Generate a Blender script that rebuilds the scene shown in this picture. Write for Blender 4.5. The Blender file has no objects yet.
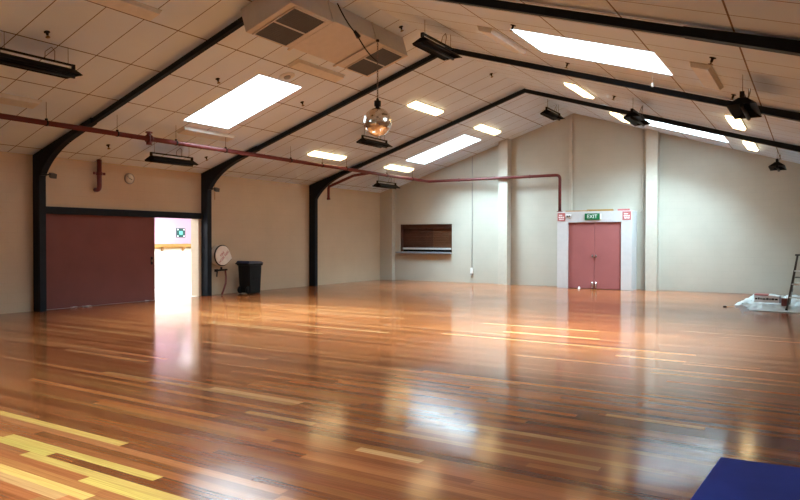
import bpy, bmesh, math, random
from mathutils import Matrix, Vector

random.seed(7)
D = bpy.data
COL = bpy.context.scene.collection
PI = math.pi

# ------------------------------------------------------------------ dimensions
HE, HR, XR = 3.431, 5.866, 7.68           # eave, ridge, half width
W = 2 * XR
S = (HR - HE) / XR
TH = math.atan(S); CT, ST = math.cos(TH), math.sin(TH)
YF = -24.6                                 # front wall behind the camera
FRY = (-13.99, -9.25, -4.535)              # portal frame positions
BAY = 4.73


def ceil_z(x):
    return HE + S * x if x <= XR else HE + S * (W - x)


def cm(x, y, d=0.0):
    """frame on the ceiling: X along the slope (+x), Y along the hall, Z out of the room"""
    if x <= XR:
        X = Vector((CT, 0, ST)); Z = Vector((-ST, 0, CT))
    else:
        X = Vector((CT, 0, -ST)); Z = Vector((ST, 0, CT))
    p = Vector((x, y, ceil_z(x))) - Z * d
    m = Matrix((X, (0, 1, 0), Z)).transposed().to_4x4()
    m.translation = p
    return m


# ------------------------------------------------------------------ materials
def nodes(name):
    m = D.materials.new(name); m.use_nodes = True
    nt = m.node_tree
    return m, nt, nt.nodes['Principled BSDF']


def mat(name, col, rough=0.5, metal=0.0, vary=0.06, scale=9.0, bump=0.0, bscale=60.0, coat=0.0, spec=0.5):
    m, nt, b = nodes(name)
    N, L = nt.nodes, nt.links
    tc = N.new('ShaderNodeTexCoord')
    no = N.new('ShaderNodeTexNoise'); no.inputs['Scale'].default_value = scale; no.inputs['Detail'].default_value = 4
    L.new(tc.outputs['Object'], no.inputs['Vector'])
    rp = N.new('ShaderNodeValToRGB')
    e = rp.color_ramp.elements
    e[0].position = 0.3; e[1].position = 0.7
    e[0].color = (*[c * (1 - vary) for c in col], 1); e[1].color = (*[min(1, c * (1 + vary)) for c in col], 1)
    L.new(no.outputs['Fac'], rp.inputs['Fac'])
    L.new(rp.outputs['Color'], b.inputs['Base Color'])
    b.inputs['Roughness'].default_value = rough
    b.inputs['Metallic'].default_value = metal
    b.inputs['Specular IOR Level'].default_value = spec
    b.inputs['Coat Weight'].default_value = coat
    if bump:
        n2 = N.new('ShaderNodeTexNoise'); n2.inputs['Scale'].default_value = bscale
        L.new(tc.outputs['Object'], n2.inputs['Vector'])
        bp = N.new('ShaderNodeBump'); bp.inputs['Strength'].default_value = bump; bp.inputs['Distance'].default_value = 0.01
        L.new(n2.outputs['Fac'], bp.inputs['Height'])
        L.new(bp.outputs['Normal'], b.inputs['Normal'])
    return m


def emit(name, col, strength):
    m, nt, b = nodes(name)
    b.inputs['Base Color'].default_value = (0.8, 0.8, 0.8, 1)
    b.inputs['Emission Color'].default_value = (*col, 1)
    b.inputs['Emission Strength'].default_value = strength
    return m


def block_wall(name, col, axis):
    """painted concrete block; axis = 'x' (wall along x) or 'y'"""
    m, nt, b = nodes(name)
    N, L = nt.nodes, nt.links
    tc = N.new('ShaderNodeTexCoord')
    sp = N.new('ShaderNodeSeparateXYZ'); L.new(tc.outputs['Object'], sp.inputs[0])
    cb = N.new('ShaderNodeCombineXYZ')
    L.new(sp.outputs['X' if axis == 'x' else 'Y'], cb.inputs[0]); L.new(sp.outputs['Z'], cb.inputs[1])
    br = N.new('ShaderNodeTexBrick')
    br.inputs['Scale'].default_value = 1.0
    br.inputs['Brick Width'].default_value = 0.43; br.inputs['Row Height'].default_value = 0.215
    br.inputs['Mortar Size'].default_value = 0.006; br.inputs['Mortar Smooth'].default_value = 0.6
    br.inputs['Color1'].default_value = (1, 1, 1, 1); br.inputs['Color2'].default_value = (0.9, 0.9, 0.9, 1)
    br.inputs['Mortar'].default_value = (0.4, 0.4, 0.4, 1)
    L.new(cb.outputs[0], br.inputs['Vector'])
    no = N.new('ShaderNodeTexNoise'); no.inputs['Scale'].default_value = 1.3; no.inputs['Detail'].default_value = 5
    L.new(tc.outputs['Object'], no.inputs['Vector'])
    rp = N.new('ShaderNodeValToRGB'); e = rp.color_ramp.elements
    e[0].position = 0.3; e[1].position = 0.75
    e[0].color = (*[c * 0.94 for c in col], 1); e[1].color = (*[c * 1.03 for c in col], 1)
    L.new(no.outputs['Fac'], rp.inputs['Fac'])
    mx = N.new('ShaderNodeMix'); mx.data_type = 'RGBA'; mx.blend_type = 'MULTIPLY'; mx.inputs[0].default_value = 0.10
    L.new(rp.outputs['Color'], mx.inputs[6]); L.new(br.outputs['Color'], mx.inputs[7])
    L.new(mx.outputs[2], b.inputs['Base Color'])
    bp = N.new('ShaderNodeBump'); bp.inputs['Strength'].default_value = 0.35; bp.inputs['Distance'].default_value = 0.006
    L.new(br.outputs['Color'], bp.inputs['Height']); L.new(bp.outputs['Normal'], b.inputs['Normal'])
    b.inputs['Roughness'].default_value = 0.55
    return m


def ceiling_mat():
    m, nt, b = nodes('ceiling_tile')
    N, L = nt.nodes, nt.links
    tc = N.new('ShaderNodeTexCoord')
    sp = N.new('ShaderNodeSeparateXYZ'); L.new(tc.outputs['Object'], sp.inputs[0])

    def line(src, origin, pitch, half):
        a = N.new('ShaderNodeMath'); a.operation = 'SUBTRACT'; a.inputs[1].default_value = origin
        L.new(src, a.inputs[0])
        p = N.new('ShaderNodeMath'); p.operation = 'PINGPONG'; p.inputs[1].default_value = pitch / 2
        L.new(a.outputs[0], p.inputs[0])
        c = N.new('ShaderNodeMath'); c.operation = 'LESS_THAN'; c.inputs[1].default_value = half
        L.new(p.outputs[0], c.inputs[0])
        return c.outputs[0]
    ax = N.new('ShaderNodeMath'); ax.operation = 'SUBTRACT'; ax.inputs[1].default_value = XR
    L.new(sp.outputs['X'], ax.inputs[0])
    ab = N.new('ShaderNodeMath'); ab.operation = 'ABSOLUTE'; L.new(ax.outputs[0], ab.inputs[0])
    lx = line(ab.outputs[0], XR - 0.33, 1.2567, 0.011)
    ly = line(sp.outputs['Y'], FRY[0] + 0.07, BAY / 7, 0.008)
    mxm = N.new('ShaderNodeMath'); mxm.operation = 'MAXIMUM'
    L.new(lx, mxm.inputs[0]); L.new(ly, mxm.inputs[1])
    no = N.new('ShaderNodeTexNoise'); no.inputs['Scale'].default_value = 0.9; no.inputs['Detail'].default_value = 5
    L.new(tc.outputs['Object'], no.inputs['Vector'])
    rp = N.new('ShaderNodeValToRGB'); e = rp.color_ramp.elements
    e[0].position = 0.3; e[1].position = 0.7
    e[0].color = (0.57, 0.69, 0.85, 1); e[1].color = (0.63, 0.76, 0.92, 1)
    L.new(no.outputs['Fac'], rp.inputs['Fac'])
    mx = N.new('ShaderNodeMix'); mx.data_type = 'RGBA'
    L.new(mxm.outputs[0], mx.inputs[0]); L.new(rp.outputs['Color'], mx.inputs[6])
    mx.inputs[7].default_value = (0.10, 0.05, 0.03, 1)
    L.new(mx.outputs[2], b.inputs['Base Color'])
    b.inputs['Roughness'].default_value = 0.7
    return m


def floor_mat():
    m, nt, b = nodes('timber_strip_floor')
    N, L = nt.nodes, nt.links
    at = N.new('ShaderNodeVertexColor'); at.layer_name = 'board'
    tc = N.new('ShaderNodeTexCoord')
    mp = N.new('ShaderNodeMapping'); mp.inputs['Scale'].default_value = (0.9, 52.0, 1.0)
    L.new(tc.outputs['Object'], mp.inputs['Vector'])
    no = N.new('ShaderNodeTexNoise'); no.inputs['Scale'].default_value = 1.6; no.inputs['Detail'].default_value = 6
    no.inputs['Roughness'].default_value = 0.6
    L.new(mp.outputs[0], no.inputs['Vector'])
    rp = N.new('ShaderNodeValToRGB'); e = rp.color_ramp.elements
    e[0].position = 0.28; e[1].position = 0.75
    e[0].color = (0.60, 0.53, 0.48, 1); e[1].color = (1.18, 1.19, 1.20, 1)
    L.new(no.outputs['Fac'], rp.inputs['Fac'])
    mx = N.new('ShaderNodeMix'); mx.data_type = 'RGBA'; mx.blend_type = 'MULTIPLY'; mx.inputs[0].default_value = 1.0
    L.new(at.outputs['Color'], mx.inputs[6]); L.new(rp.outputs['Color'], mx.inputs[7])
    L.new(mx.outputs[2], b.inputs['Base Color'])
    # worn varnish: roughness and a gentle wave that stretches reflections
    n2 = N.new('ShaderNodeTexNoise'); n2.inputs['Scale'].default_value = 0.8; n2.inputs['Detail'].default_value = 6
    L.new(tc.outputs['Object'], n2.inputs['Vector'])
    mr = N.new('ShaderNodeMapRange'); mr.inputs[1].default_value = 0.3; mr.inputs[2].default_value = 0.7
    mr.inputs[3].default_value = 0.11; mr.inputs[4].default_value = 0.18
    L.new(n2.outputs['Fac'], mr.inputs[0]); L.new(mr.outputs[0], b.inputs['Roughness'])
    m3 = N.new('ShaderNodeMapping'); m3.inputs['Scale'].default_value = (1.0, 11.5, 1.0)
    L.new(tc.outputs['Object'], m3.inputs['Vector'])
    n3 = N.new('ShaderNodeTexNoise'); n3.inputs['Scale'].default_value = 1.0; n3.inputs['Detail'].default_value = 2
    L.new(m3.outputs[0], n3.inputs['Vector'])
    bp = N.new('ShaderNodeBump'); bp.inputs['Strength'].default_value = 0.10; bp.inputs['Distance'].default_value = 0.006
    L.new(n3.outputs['Fac'], bp.inputs['Height']); L.new(bp.outputs['Normal'], b.inputs['Normal'])
    b.inputs['Specular IOR Level'].default_value = 0.30
    return m


M = {}
M['wall_x'] = block_wall('painted_block_back', (0.46, 0.44, 0.38), 'x')
M['wall_y'] = block_wall('painted_block_side', (0.53, 0.42, 0.30), 'y')
M['ceiling'] = ceiling_mat()
M['floor'] = floor_mat()
M['steel'] = mat('dark_steel_paint', (0.006, 0.009, 0.014), 0.55, vary=0.15, spec=0.15)
M['black'] = mat('black_enamel', (0.004, 0.004, 0.005), 0.5, vary=0.1, spec=0.2)
M['red'] = mat('red_oxide_pipe', (0.12, 0.013, 0.013), 0.4, vary=0.12)
M['maroon'] = mat('maroon_door_paint', (0.165, 0.056, 0.048), 0.6, spec=0.2, vary=0.07, scale=1.6)
M['doorred'] = mat('dusky_red_door', (0.30, 0.095, 0.095), 0.45, vary=0.05, scale=2)
M['white'] = mat('white_gloss_paint', (0.78, 0.78, 0.78), 0.35, vary=0.03)
M['cream'] = mat('cream_trim', (0.48, 0.45, 0.39), 0.5, vary=0.04)
M['porch'] = mat('porch_white', (0.52, 0.51, 0.52), 0.4, vary=0.03)
M['grey'] = mat('grey_plastic', (0.28, 0.28, 0.28), 0.5)
M['acbody'] = mat('warm_grey_unit', (0.52, 0.50, 0.47), 0.5, vary=0.04)
M['grille'] = mat('dark_grille', (0.055, 0.055, 0.055), 0.6)
M['fitting'] = mat('white_fitting', (0.60, 0.61, 0.60), 0.5)
M['sky'] = emit('skylight_glow', (0.85, 0.95, 1.0), 4.6)
M['tube'] = emit('lit_diffuser', (1.0, 0.74, 0.38), 8.5)
M['annexfill'] = emit('annex_fill_glow', (0.92, 1.0, 1.0), 115.0)  # glow of the lights added to brighten the annex
M['pink'] = mat('pale_pink_wall', (0.43, 0.25, 0.36), 0.6, vary=0.02)
M['annexwhite'] = mat('annex_white', (0.85, 0.85, 0.85), 0.5, vary=0.02)
M['pine'] = mat('pine_rail', (0.34, 0.19, 0.05), 0.45, vary=0.12)
M['timber'] = mat('raw_timber', (0.42, 0.22, 0.08), 0.6, vary=0.2)
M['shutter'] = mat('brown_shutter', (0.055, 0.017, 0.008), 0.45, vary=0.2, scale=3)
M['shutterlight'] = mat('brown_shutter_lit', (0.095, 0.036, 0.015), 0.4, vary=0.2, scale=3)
M['alu'] = mat('pale_aluminium', (0.72, 0.74, 0.75), 0.3, metal=0.3)
M['bench'] = mat('blue_grey_laminate', (0.22, 0.23, 0.26), 0.35)
M['green'] = mat('exit_green', (0.0, 0.13, 0.045), 0.4)
M['signgreen'] = mat('notice_green', (0.006, 0.05, 0.05), 0.4)
M['teal'] = mat('pale_teal_print', (0.10, 0.42, 0.36), 0.5)
M['signred'] = mat('sign_red', (0.42, 0.12, 0.12), 0.5)
M['binbody'] = mat('bin_black', (0.005, 0.006, 0.007), 0.55, spec=0.2)
M['binlid'] = mat('bin_lid_navy', (0.012, 0.022, 0.065), 0.45)
M['blue'] = mat('blue_mat_vinyl', (0.044, 0.066, 0.36), 0.8, spec=0.06, vary=0.10, scale=3, bump=0.1, bscale=200)
M['sheet'] = mat('plastic_sheet', (0.74, 0.80, 0.82), 0.35, vary=0.05, bump=0.15, bscale=25)
M['paperwhite'] = mat('paper_white', (0.80, 0.82, 0.84), 0.5)
M['ladder'] = mat('ladder_metal', (0.20, 0.20, 0.19), 0.4, metal=0.5)
M['ladderdark'] = mat('ladder_dark', (0.035, 0.035, 0.035), 0.45)
M['hose'] = mat('hose_red', (0.16, 0.03, 0.025), 0.5)
M['brass'] = mat('dull_brass', (0.20, 0.13, 0.06), 0.35, metal=0.6)
M['reelwhite'] = mat('reel_white', (0.70, 0.67, 0.62), 0.4)
M['redprint'] = mat('red_print', (0.36, 0.008, 0.02), 0.5)
M['chrome'] = mat('steel_handle', (0.55, 0.55, 0.56), 0.25, metal=0.9)
M['boxblue'] = mat('paint_box_blue', (0.38, 0.43, 0.52), 0.5)
M['wire'] = mat('suspension_wire', (0.12, 0.10, 0.09), 0.5)
M['clockface'] = mat('clock_face', (0.62, 0.58, 0.50), 0.4)


def mirror_mat():
    m, nt, b = nodes('mirror_tiles')
    N, L = nt.nodes, nt.links
    tc = N.new('ShaderNodeTexCoord')
    vo = N.new('ShaderNodeTexVoronoi'); vo.inputs['Scale'].default_value = 26
    L.new(tc.outputs['Object'], vo.inputs['Vector'])
    rp = N.new('ShaderNodeValToRGB'); e = rp.color_ramp.elements
    e[0].color = (0.62, 0.60, 0.57, 1); e[1].color = (0.86, 0.84, 0.80, 1)
    L.new(vo.outputs['Color'], rp.inputs['Fac']); L.new(rp.outputs['Color'], b.inputs['Base Color'])
    b.inputs['Metallic'].default_value = 1; b.inputs['Roughness'].default_value = 0.12
    return m


M['mirror'] = mirror_mat()


# ------------------------------------------------------------------ mesh builder
class MB:
    def __init__(s):
        s.bm = bmesh.new()

    def _merge(s, b, mtx=None):
        if mtx is not None:
            bmesh.ops.transform(b, matrix=mtx, verts=b.verts)
        me = D.meshes.new('tmp'); b.to_mesh(me); b.free()
        s.bm.from_mesh(me); D.meshes.remove(me)

    def box(s, lo, hi, bevel=0.0, mtx=None):
        b = bmesh.new()
        bmesh.ops.create_cube(b, size=1)
        c = [(a + d) / 2 for a, d in zip(lo, hi)]; e = [abs(d - a) for a, d in zip(lo, hi)]
        for v in b.verts:
            v.co = Vector((c[0] + v.co.x * e[0], c[1] + v.co.y * e[1], c[2] + v.co.z * e[2]))
        if bevel:
            bmesh.ops.bevel(b, geom=list(b.edges), offset=min(bevel, min(e) * 0.45), segments=2, profile=0.5, affect='EDGES')
        s._merge(b, mtx); return s

    def hull(s, pts, bevel=0.0):
        """convex solid from points"""
        b = bmesh.new()
        for p in pts: b.verts.new(p)
        r = bmesh.ops.convex_hull(b, input=b.verts)
        bmesh.ops.dissolve_limit(b, angle_limit=0.01, verts=b.verts, edges=b.edges)
        if bevel:
            bmesh.ops.bevel(b, geom=list(b.edges), offset=bevel, segments=2, profile=0.5, affect='EDGES')
        s._merge(b); return s

    def prism(s, poly, axis, a, c, bevel=0.0):
        """polygon extruded along an axis; poly points are the other two coords in order"""
        b = bmesh.new()

        def P(u, v, t):
            return {'x': (t, u, v), 'y': (u, t, v), 'z': (u, v, t)}[axis]
        v0 = [b.verts.new(P(u, v, a)) for u, v in poly]; v1 = [b.verts.new(P(u, v, c)) for u, v in poly]
        b.faces.new(v0); b.faces.new(v1[::-1])
        n = len(poly)
        for i in range(n):
            b.faces.new((v0[i], v1[i], v1[(i + 1) % n], v0[(i + 1) % n]))
        bmesh.ops.recalc_face_normals(b, faces=b.faces)
        if bevel:
            bmesh.ops.bevel(b, geom=list(b.edges), offset=bevel, segments=1, affect='EDGES')
        s._merge(b); return s

    def tube(s, pts, r, seg=10, rs=None):
        b = bmesh.new()
        pts = [Vector(p) for p in pts]
        rings = []
        up = None
        for i, p in enumerate(pts):
            if i == 0: t = pts[1] - p
            elif i == len(pts) - 1: t = p - pts[i - 1]
            else: t = (pts[i + 1] - p).normalized() + (p - pts[i - 1]).normalized()
            t.normalize()
            if up is None:
                up = Vector((0, 0, 1)) if abs(t.z) < 0.9 else Vector((1, 0, 0))
            x = t.cross(up)
            if x.length < 1e-4: x = t.cross(Vector((0, 1, 0)))
            x.normalize(); y = x.cross(t).normalized(); up = y
            rr = rs[i] if rs else r
            k = 1.0
            rings.append([b.verts.new(p + (x * math.cos(2 * PI * j / seg) + y * math.sin(2 * PI * j / seg)) * rr * k) for j in range(seg)])
        for a, c in zip(rings, rings[1:]):
            for j in range(seg):
                f = b.faces.new((a[j], a[(j + 1) % seg], c[(j + 1) % seg], c[j])); f.smooth = True
        b.faces.new(rings[0][::-1]); b.faces.new(rings[-1])
        bmesh.ops.recalc_face_normals(b, faces=b.faces)
        s._merge(b); return s

    def lathe(s, prof, seg=24, mtx=None, smooth=True):
        """profile (r, z) about z"""
        b = bmesh.new(); rings = []
        for r, z in prof:
            if r < 1e-5: rings.append([b.verts.new((0, 0, z))])
            else: rings.append([b.verts.new((r * math.cos(2 * PI * j / seg), r * math.sin(2 * PI * j / seg), z)) for j in range(seg)])
        for a, c in zip(rings, rings[1:]):
            for j in range(seg):
                k = (j + 1) % seg
                vs = [a[j % len(a)], a[k % len(a)], c[k % len(c)], c[j % len(c)]]
                u = []
                for v in vs:
                    if v not in u: u.append(v)
                if len(u) > 2:
                    f = b.faces.new(u); f.smooth = smooth
        for r in (rings[0], rings[-1]):
            if len(r) > 2: b.faces.new(r)
        bmesh.ops.recalc_face_normals(b, faces=b.faces)
        s._merge(b, mtx); return s

    def quad(s, *pts):
        s.bm.faces.new([s.bm.verts.new(p) for p in pts]); return s

    def build(s, name, m, parent=None, kind=None):
        me = D.meshes.new(name); s.bm.to_mesh(me); s.bm.free()
        me.materials.append(m)
        o = D.objects.new(name, me); COL.objects.link(o)
        if parent: o.parent = parent
        if kind: o['kind'] = kind
        return o


def tag(o, label, cat, group=None):
    o['label'] = label; o['category'] = cat
    if group: o['group'] = group
    return o


def thing(name, label, cat, loc=(0, 0, 0), group=None, mtx=None):
    o = D.objects.new(name, None); COL.objects.link(o); o.empty_display_size = 0.1
    if mtx is not None: o.matrix_world = mtx
    else: o.location = loc
    return tag(o, label, cat, group)


def struct(name, label=None, cat=None):
    o = D.objects.new(name, None); COL.objects.link(o); o['kind'] = 'structure'
    if label: o['label'] = label
    if cat: o['category'] = cat
    return o


def smark(o, label, cat):
    o['kind'] = 'structure'; o['label'] = label; o['category'] = cat; return o


def copy_tree(o, parent=None):
    c = o.copy(); COL.objects.link(c)
    if parent is not None: c.parent = parent
    for ch in list(o.children): copy_tree(ch, c)
    return c


def text_mesh(body, size, depth=0.002, align='CENTER', spacing=1.0):
    cu = D.curves.new('txt', 'FONT'); cu.body = body; cu.size = size; cu.extrude = depth
    cu.align_x = align; cu.align_y = 'CENTER'; cu.space_line = spacing
    o = D.objects.new('txt', cu); COL.objects.link(o)
    bpy.context.view_layer.update()
    me = D.meshes.new_from_object(o.evaluated_get(bpy.context.evaluated_depsgraph_get()))
    D.objects.remove(o); D.curves.remove(cu)
    return me


def text_part(name, body, size, m, parent, mtx):
    me = text_mesh(body, size); me.materials.clear(); me.materials.append(m)
    me.transform(mtx)
    o = D.objects.new(name, me); COL.objects.link(o); o.parent = parent
    return o


# facing -y (towards the camera from the back wall): text X->+x, Y->+z
FACE_BACK = Matrix.Rotation(PI / 2, 4, 'X')
# facing +x from the left wall: text X -> +y, Y -> +z
FACE_LEFT = Matrix(((0, 0, 1), (1, 0, 0), (0, 1, 0))).to_4x4()

# ------------------------------------------------------------------ floor
PALE = [  # x0, x1, row, colour
    (6.2, 10.0, 0, 0), (9.0, 10.84, 4, 0), (6.0, 9.75, 5, 0), (9.56, 13.2, 6, 0), (10.42, 12.9, 7, 0),
    (6.5, 10.75, 9, 0), (6.5, 10.6, 10, 2),
    (9.07, 10.31, -20, 1), (11.6, 12.16, -10, 1), (10.1, 10.89, -14, 2), (12.02, 13.3, -22, 1), (12.95, 13.78, -33, 1),
    (12.25, 13.15, -70, 1), (12.9, 14.5, -59, 2), (7.34, 10.3, -19, 2), (5.4, 7.2, -27, 2), (4.7, 6.9, -64, 2),
    (6.4, 8.4, -72, 1), (10.0, 11.65, -86, 1), (13.0, 15.0, -22, 2), (9.2, 11.4, -96, 1), (7.0, 8.6, -110, 2)]
PC = [(0.74, 0.57, 0.29), (0.76, 0.56, 0.36), (0.68, 0.47, 0.29)]
PAL = [(0.58, 0.325, 0.172), (0.51, 0.272, 0.140), (0.64, 0.385, 0.218), (0.54, 0.295, 0.152), (0.45, 0.228, 0.116),
       (0.61, 0.355, 0.195), (0.72, 0.480, 0.290)]
PW = [6, 5, 3.5, 6, 2, 5, 1.3]


def build_floor():
    rnd = random.Random(21)
    bw = 0.0875
    bm = bmesh.new(); lay = bm.loops.layers.color.new('board')
    k0 = int((-18.98 - 0.0) / bw) - 2
    row = int(math.floor((-18.98 - 0.05) / bw)) - 1
    row = -218
    while True:
        y1 = -18.98 - row * bw; y0 = y1 - bw
        if y1 < YF: break
        if y0 > 0.02: row += 1; continue
        y1c, y0c = min(y1, 0.02), max(y0, YF)
        cuts = []
        x = -0.0 - rnd.random() * 3
        while x < W:
            ln = rnd.uniform(1.2, 4.4); cuts.append((x, x + ln)); x += ln
        segs = [(max(a, 0), min(c, W), None) for a, c in cuts if c > 0]
        for (a, c, r, pc) in PALE:
            if r != row: continue
            new = []
            for (p, q, col) in segs:
                if q <= a or p >= c: new.append((p, q, col)); continue
                if p < a: new.append((p, a, col))
                if q > c: new.append((c, q, col))
            new.append((a, c, PC[pc])); segs = new
        for (a, c, col) in segs:
            if c - a < 0.01: continue
            t = col or rnd.choices(PAL, PW)[0]
            j = rnd.uniform(0.92, 1.08)
            t = (t[0] * j, t[1] * j * rnd.uniform(0.96, 1.04), t[2] * j, 1)
            f = bm.faces.new([bm.verts.new(p) for p in ((a, y0c, 0), (c, y0c, 0), (c, y1c, 0), (a, y1c, 0))])
            for l in f.loops: l[lay] = t
        row += 1
    me = D.meshes.new('floor'); bm.to_mesh(me); bm.free(); me.materials.append(M['floor'])
    o = D.objects.new('floor', me); COL.objects.link(o)
    smark(o, 'polished timber strip floor of the hall', 'floor')


build_floor()

# ------------------------------------------------------------------ ceiling with skylight openings
SKY = {'window_1': (2.58, 4.86, -12.12, -10.78), 'window_2': (2.72, 4.94, -2.78, -1.45),
       'window_3': (10.33, 12.56, -12.08, -10.52), 'window_4': (10.42, 12.56, -2.95, -1.6),
       'added_window_6': (2.62, 4.88, -21.2, -20.5), 'added_window_7': (10.46, 12.74, -21.2, -20.5)}  # last pair: added skylights, out of view, to light the foreground
SKYLAB = {'window_1': 'large white skylight in the left slope beside the duct unit',
          'window_2': 'far skylight in the left slope near the serving hatch wall',
          'window_3': 'near skylight in the right slope, long white strip',
          'window_4': 'thin far skylight in the right slope above back wall',
          'added_window_6': 'added skylight in the left slope behind the viewer, lighting the foreground', 'added_window_7': 'added skylight in the right slope behind the viewer, lighting the foreground'}


def build_ceiling():
    bm = MB()
    for side in (0, 1):
        holes = [h for h in SKY.values() if (h[0] > XR) == bool(side)]
        xs = sorted({(0 if side == 0 else XR), (XR if side == 0 else W), *[h[0] for h in holes], *[h[1] for h in holes]})
        ys = sorted({YF, 0.0, *[h[2] for h in holes], *[h[3] for h in holes]})
        for x0, x1 in zip(xs, xs[1:]):
            for y0, y1 in zip(ys, ys[1:]):
                mx, my = (x0 + x1) / 2, (y0 + y1) / 2
                if any(h[0] < mx < h[1] and h[2] < my < h[3] for h in holes): continue
                bm.quad((x0, y0, ceil_z(x0)), (x0, y1, ceil_z(x0)), (x1, y1, ceil_z(x1)), (x1, y0, ceil_z(x1)))
    smark(bm.build('ceiling', M['ceiling']), 'pitched ceiling of large tiles', 'ceiling')


build_ceiling()
SKYW, SPREAD = 540.0, 122.0
for n, (x0, x1, y0, y1) in SKY.items():
    st = struct(n, SKYLAB[n], 'skylight')
    xm, ym = (x0 + x1) / 2, (y0 + y1) / 2
    st.matrix_world = cm(xm, ym)
    a, b = (x1 - x0) / 2 / CT, (y1 - y0) / 2
    f = MB()
    t, h = 0.03, 0.45
    f.box((-a - t, -b - t, 0.0), (-a, b + t, h)); f.box((a, -b - t, 0.0), (a + t, b + t, h))
    f.box((-a, -b - t, 0.0), (a, -b, h)); f.box((-a, b, 0.0), (a, b + t, h))
    f.build('window_frame', M['white'], st)
    MB().box((-a, -b, 0.42), (a, b, 0.435)).build('pane', M['sky'], st)
    ld = D.lights.new('skylight_daylight', 'AREA'); ld.shape = 'RECTANGLE'
    ld.size = 2 * a - 0.06; ld.size_y = 2 * b - 0.06
    ld.energy = SKYW * (2 * a * 2 * b) / 3.2 * (1.30 if ym < -5 else 0.94); ld.color = (0.60, 0.87, 1.0); ld.spread = math.radians(SPREAD if ym > -5 else 110)
    lo = D.objects.new('skylight_daylight', ld); COL.objects.link(lo); lo.parent = st
    lo.location = (0, 0, 0.40)

# ------------------------------------------------------------------ walls
OY0, OY1, OZ = -13.84, -9.42, 2.17          # big opening in the left wall
WT = 0.30


def wall_left():
    m = MB()
    m.box((-WT, YF, -0.05), (0, OY0, HE)); m.box((-WT, OY1, -0.05), (0, 0.4, HE)); m.box((-WT, OY0, OZ), (0, OY1, HE))
    smark(m.build('wall_left', M['wall_y']), 'cream painted left wall', 'wall')


wall_left()
HX0, HX1, HZ0, HZ1 = 0.80, 3.08, 1.05, 2.18  # serving hatch


def wall_back():
    m = MB(); t = 0.35
    m.box((0, 0, -0.05), (HX0, t, HE)); m.box((HX1, 0, -0.05), (W, t, HE))
    m.box((HX0, 0, -0.05), (HX1, t, HZ0)); m.box((HX0, 0, HZ1), (HX1, t, HE))
    m.prism([(0, HE), (W, HE), (XR, HR + 0.0)], 'y', 0, t)
    smark(m.build('wall_back', M['wall_x']), 'cream painted block gable wall at the far end', 'wall')


wall_back()
smark(MB().box((W, YF, -0.05), (W + 0.2, 0.3, HE)).build('wall_right', M['wall_y']), 'cream painted right wall', 'wall')
fr = MB(); fr.box((0, YF - 0.2, -0.05), (W, YF, HE)); fr.prism([(0, HE), (W, HE), (XR, HR)], 'y', YF - 0.2, YF)
smark(fr.build('wall_front', M['wall_x']), 'cream painted gable wall behind the viewer', 'wall')

# pilasters and riser strips of the back wall
def prism_top(x0, x1, y0):
    return [(x0, 0), (x1, 0), (x1, ceil_z(x1) - 0.002), (x0, ceil_z(x0) - 0.002)]


for i, (x0, x1, d) in enumerate(((0.0, 0.57, 0.22), (5.10, 5.44, 0.36), (10.10, 10.44, 0.36))):
    m = MB().prism(prism_top(x0, x1, 0), 'y', -d, 0)
    smark(m.build('trim_%d' % (i + 1), M['cream'] if i else M['wall_x']),
          ['shallow corner pier left of the serving hatch', 'painted pier between serving hatch and red doors', 'painted pier right of the red doors'][i], 'pier')

# ------------------------------------------------------------------ portal frames
FL = ['nearest dark steel portal frame, at left of the maroon sliding door', 'middle dark steel portal frame, beside the hose reel',
      'farthest dark steel portal frame, nearest the serving hatch']


def portal_frame(y, label):
    t = thing('portal_frame', label, 'steel frame', (0, y, 0), 'portal frames')
    for s in (0, 1):
        X = (lambda x: x) if s == 0 else (lambda x: W - x)
        a, hb = 0.26, 0.075
        m = MB()
        lo, hi = sorted((X(0.002), X(a)))
        m.box((lo, -hb, 0.0), (hi, hb, HE - 0.02), 0.006)
        m.build('post', M['steel'], t)
        # haunch: curved knee brace
        poly = [(0.002, HE - 0.005)]
        k_ = 1.0 if s == 0 else 0.45
        poly += [(2.1, ceil_z(2.1) - 0.046), (2.1, ceil_z(2.1) - 0.156)]
        n = 10
        P0, P1, P2 = Vector((1.50 * k_, ceil_z(1.50 * k_) - 0.160)), Vector((0.58 * k_ + 0.12 * (1 - k_), ceil_z(0.58) - 0.15 - 0.1 * (1 - k_))), Vector((a - 0.01, 2.93))
        for k in range(n + 1):
            u = k / n
            q = P0 * (1 - u) ** 2 + P1 * 2 * u * (1 - u) + P2 * u * u
            poly.append((q.x, q.y))
        poly.append((0.002, 2.93))
        pl = [(X(x), z) for x, z in poly]
        MB().prism(pl, 'y', -hb + 0.004, hb - 0.004).build('haunch', M['steel'], t)
        # rafter (web plus wider bottom flange)
        dd = 0.155
        m = MB()
        xs, xe = 2.0, XR
        m.prism([(X(xs), ceil_z(xs) - 0.045), (X(xe), HR - 0.045), (X(xe), HR - dd), (X(xs), ceil_z(xs) - dd)], 'y', -0.035, 0.035)
        m.prism([(X(xs), ceil_z(xs) - dd + 0.02), (X(xe), HR - dd + 0.02), (X(xe), HR - dd), (X(xs), ceil_z(xs) - dd)], 'y', -0.048, 0.048)
        m.build('rafter', M['steel'], t)
    return t


for y, l in zip(FRY, FL): portal_frame(y, l)

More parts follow.
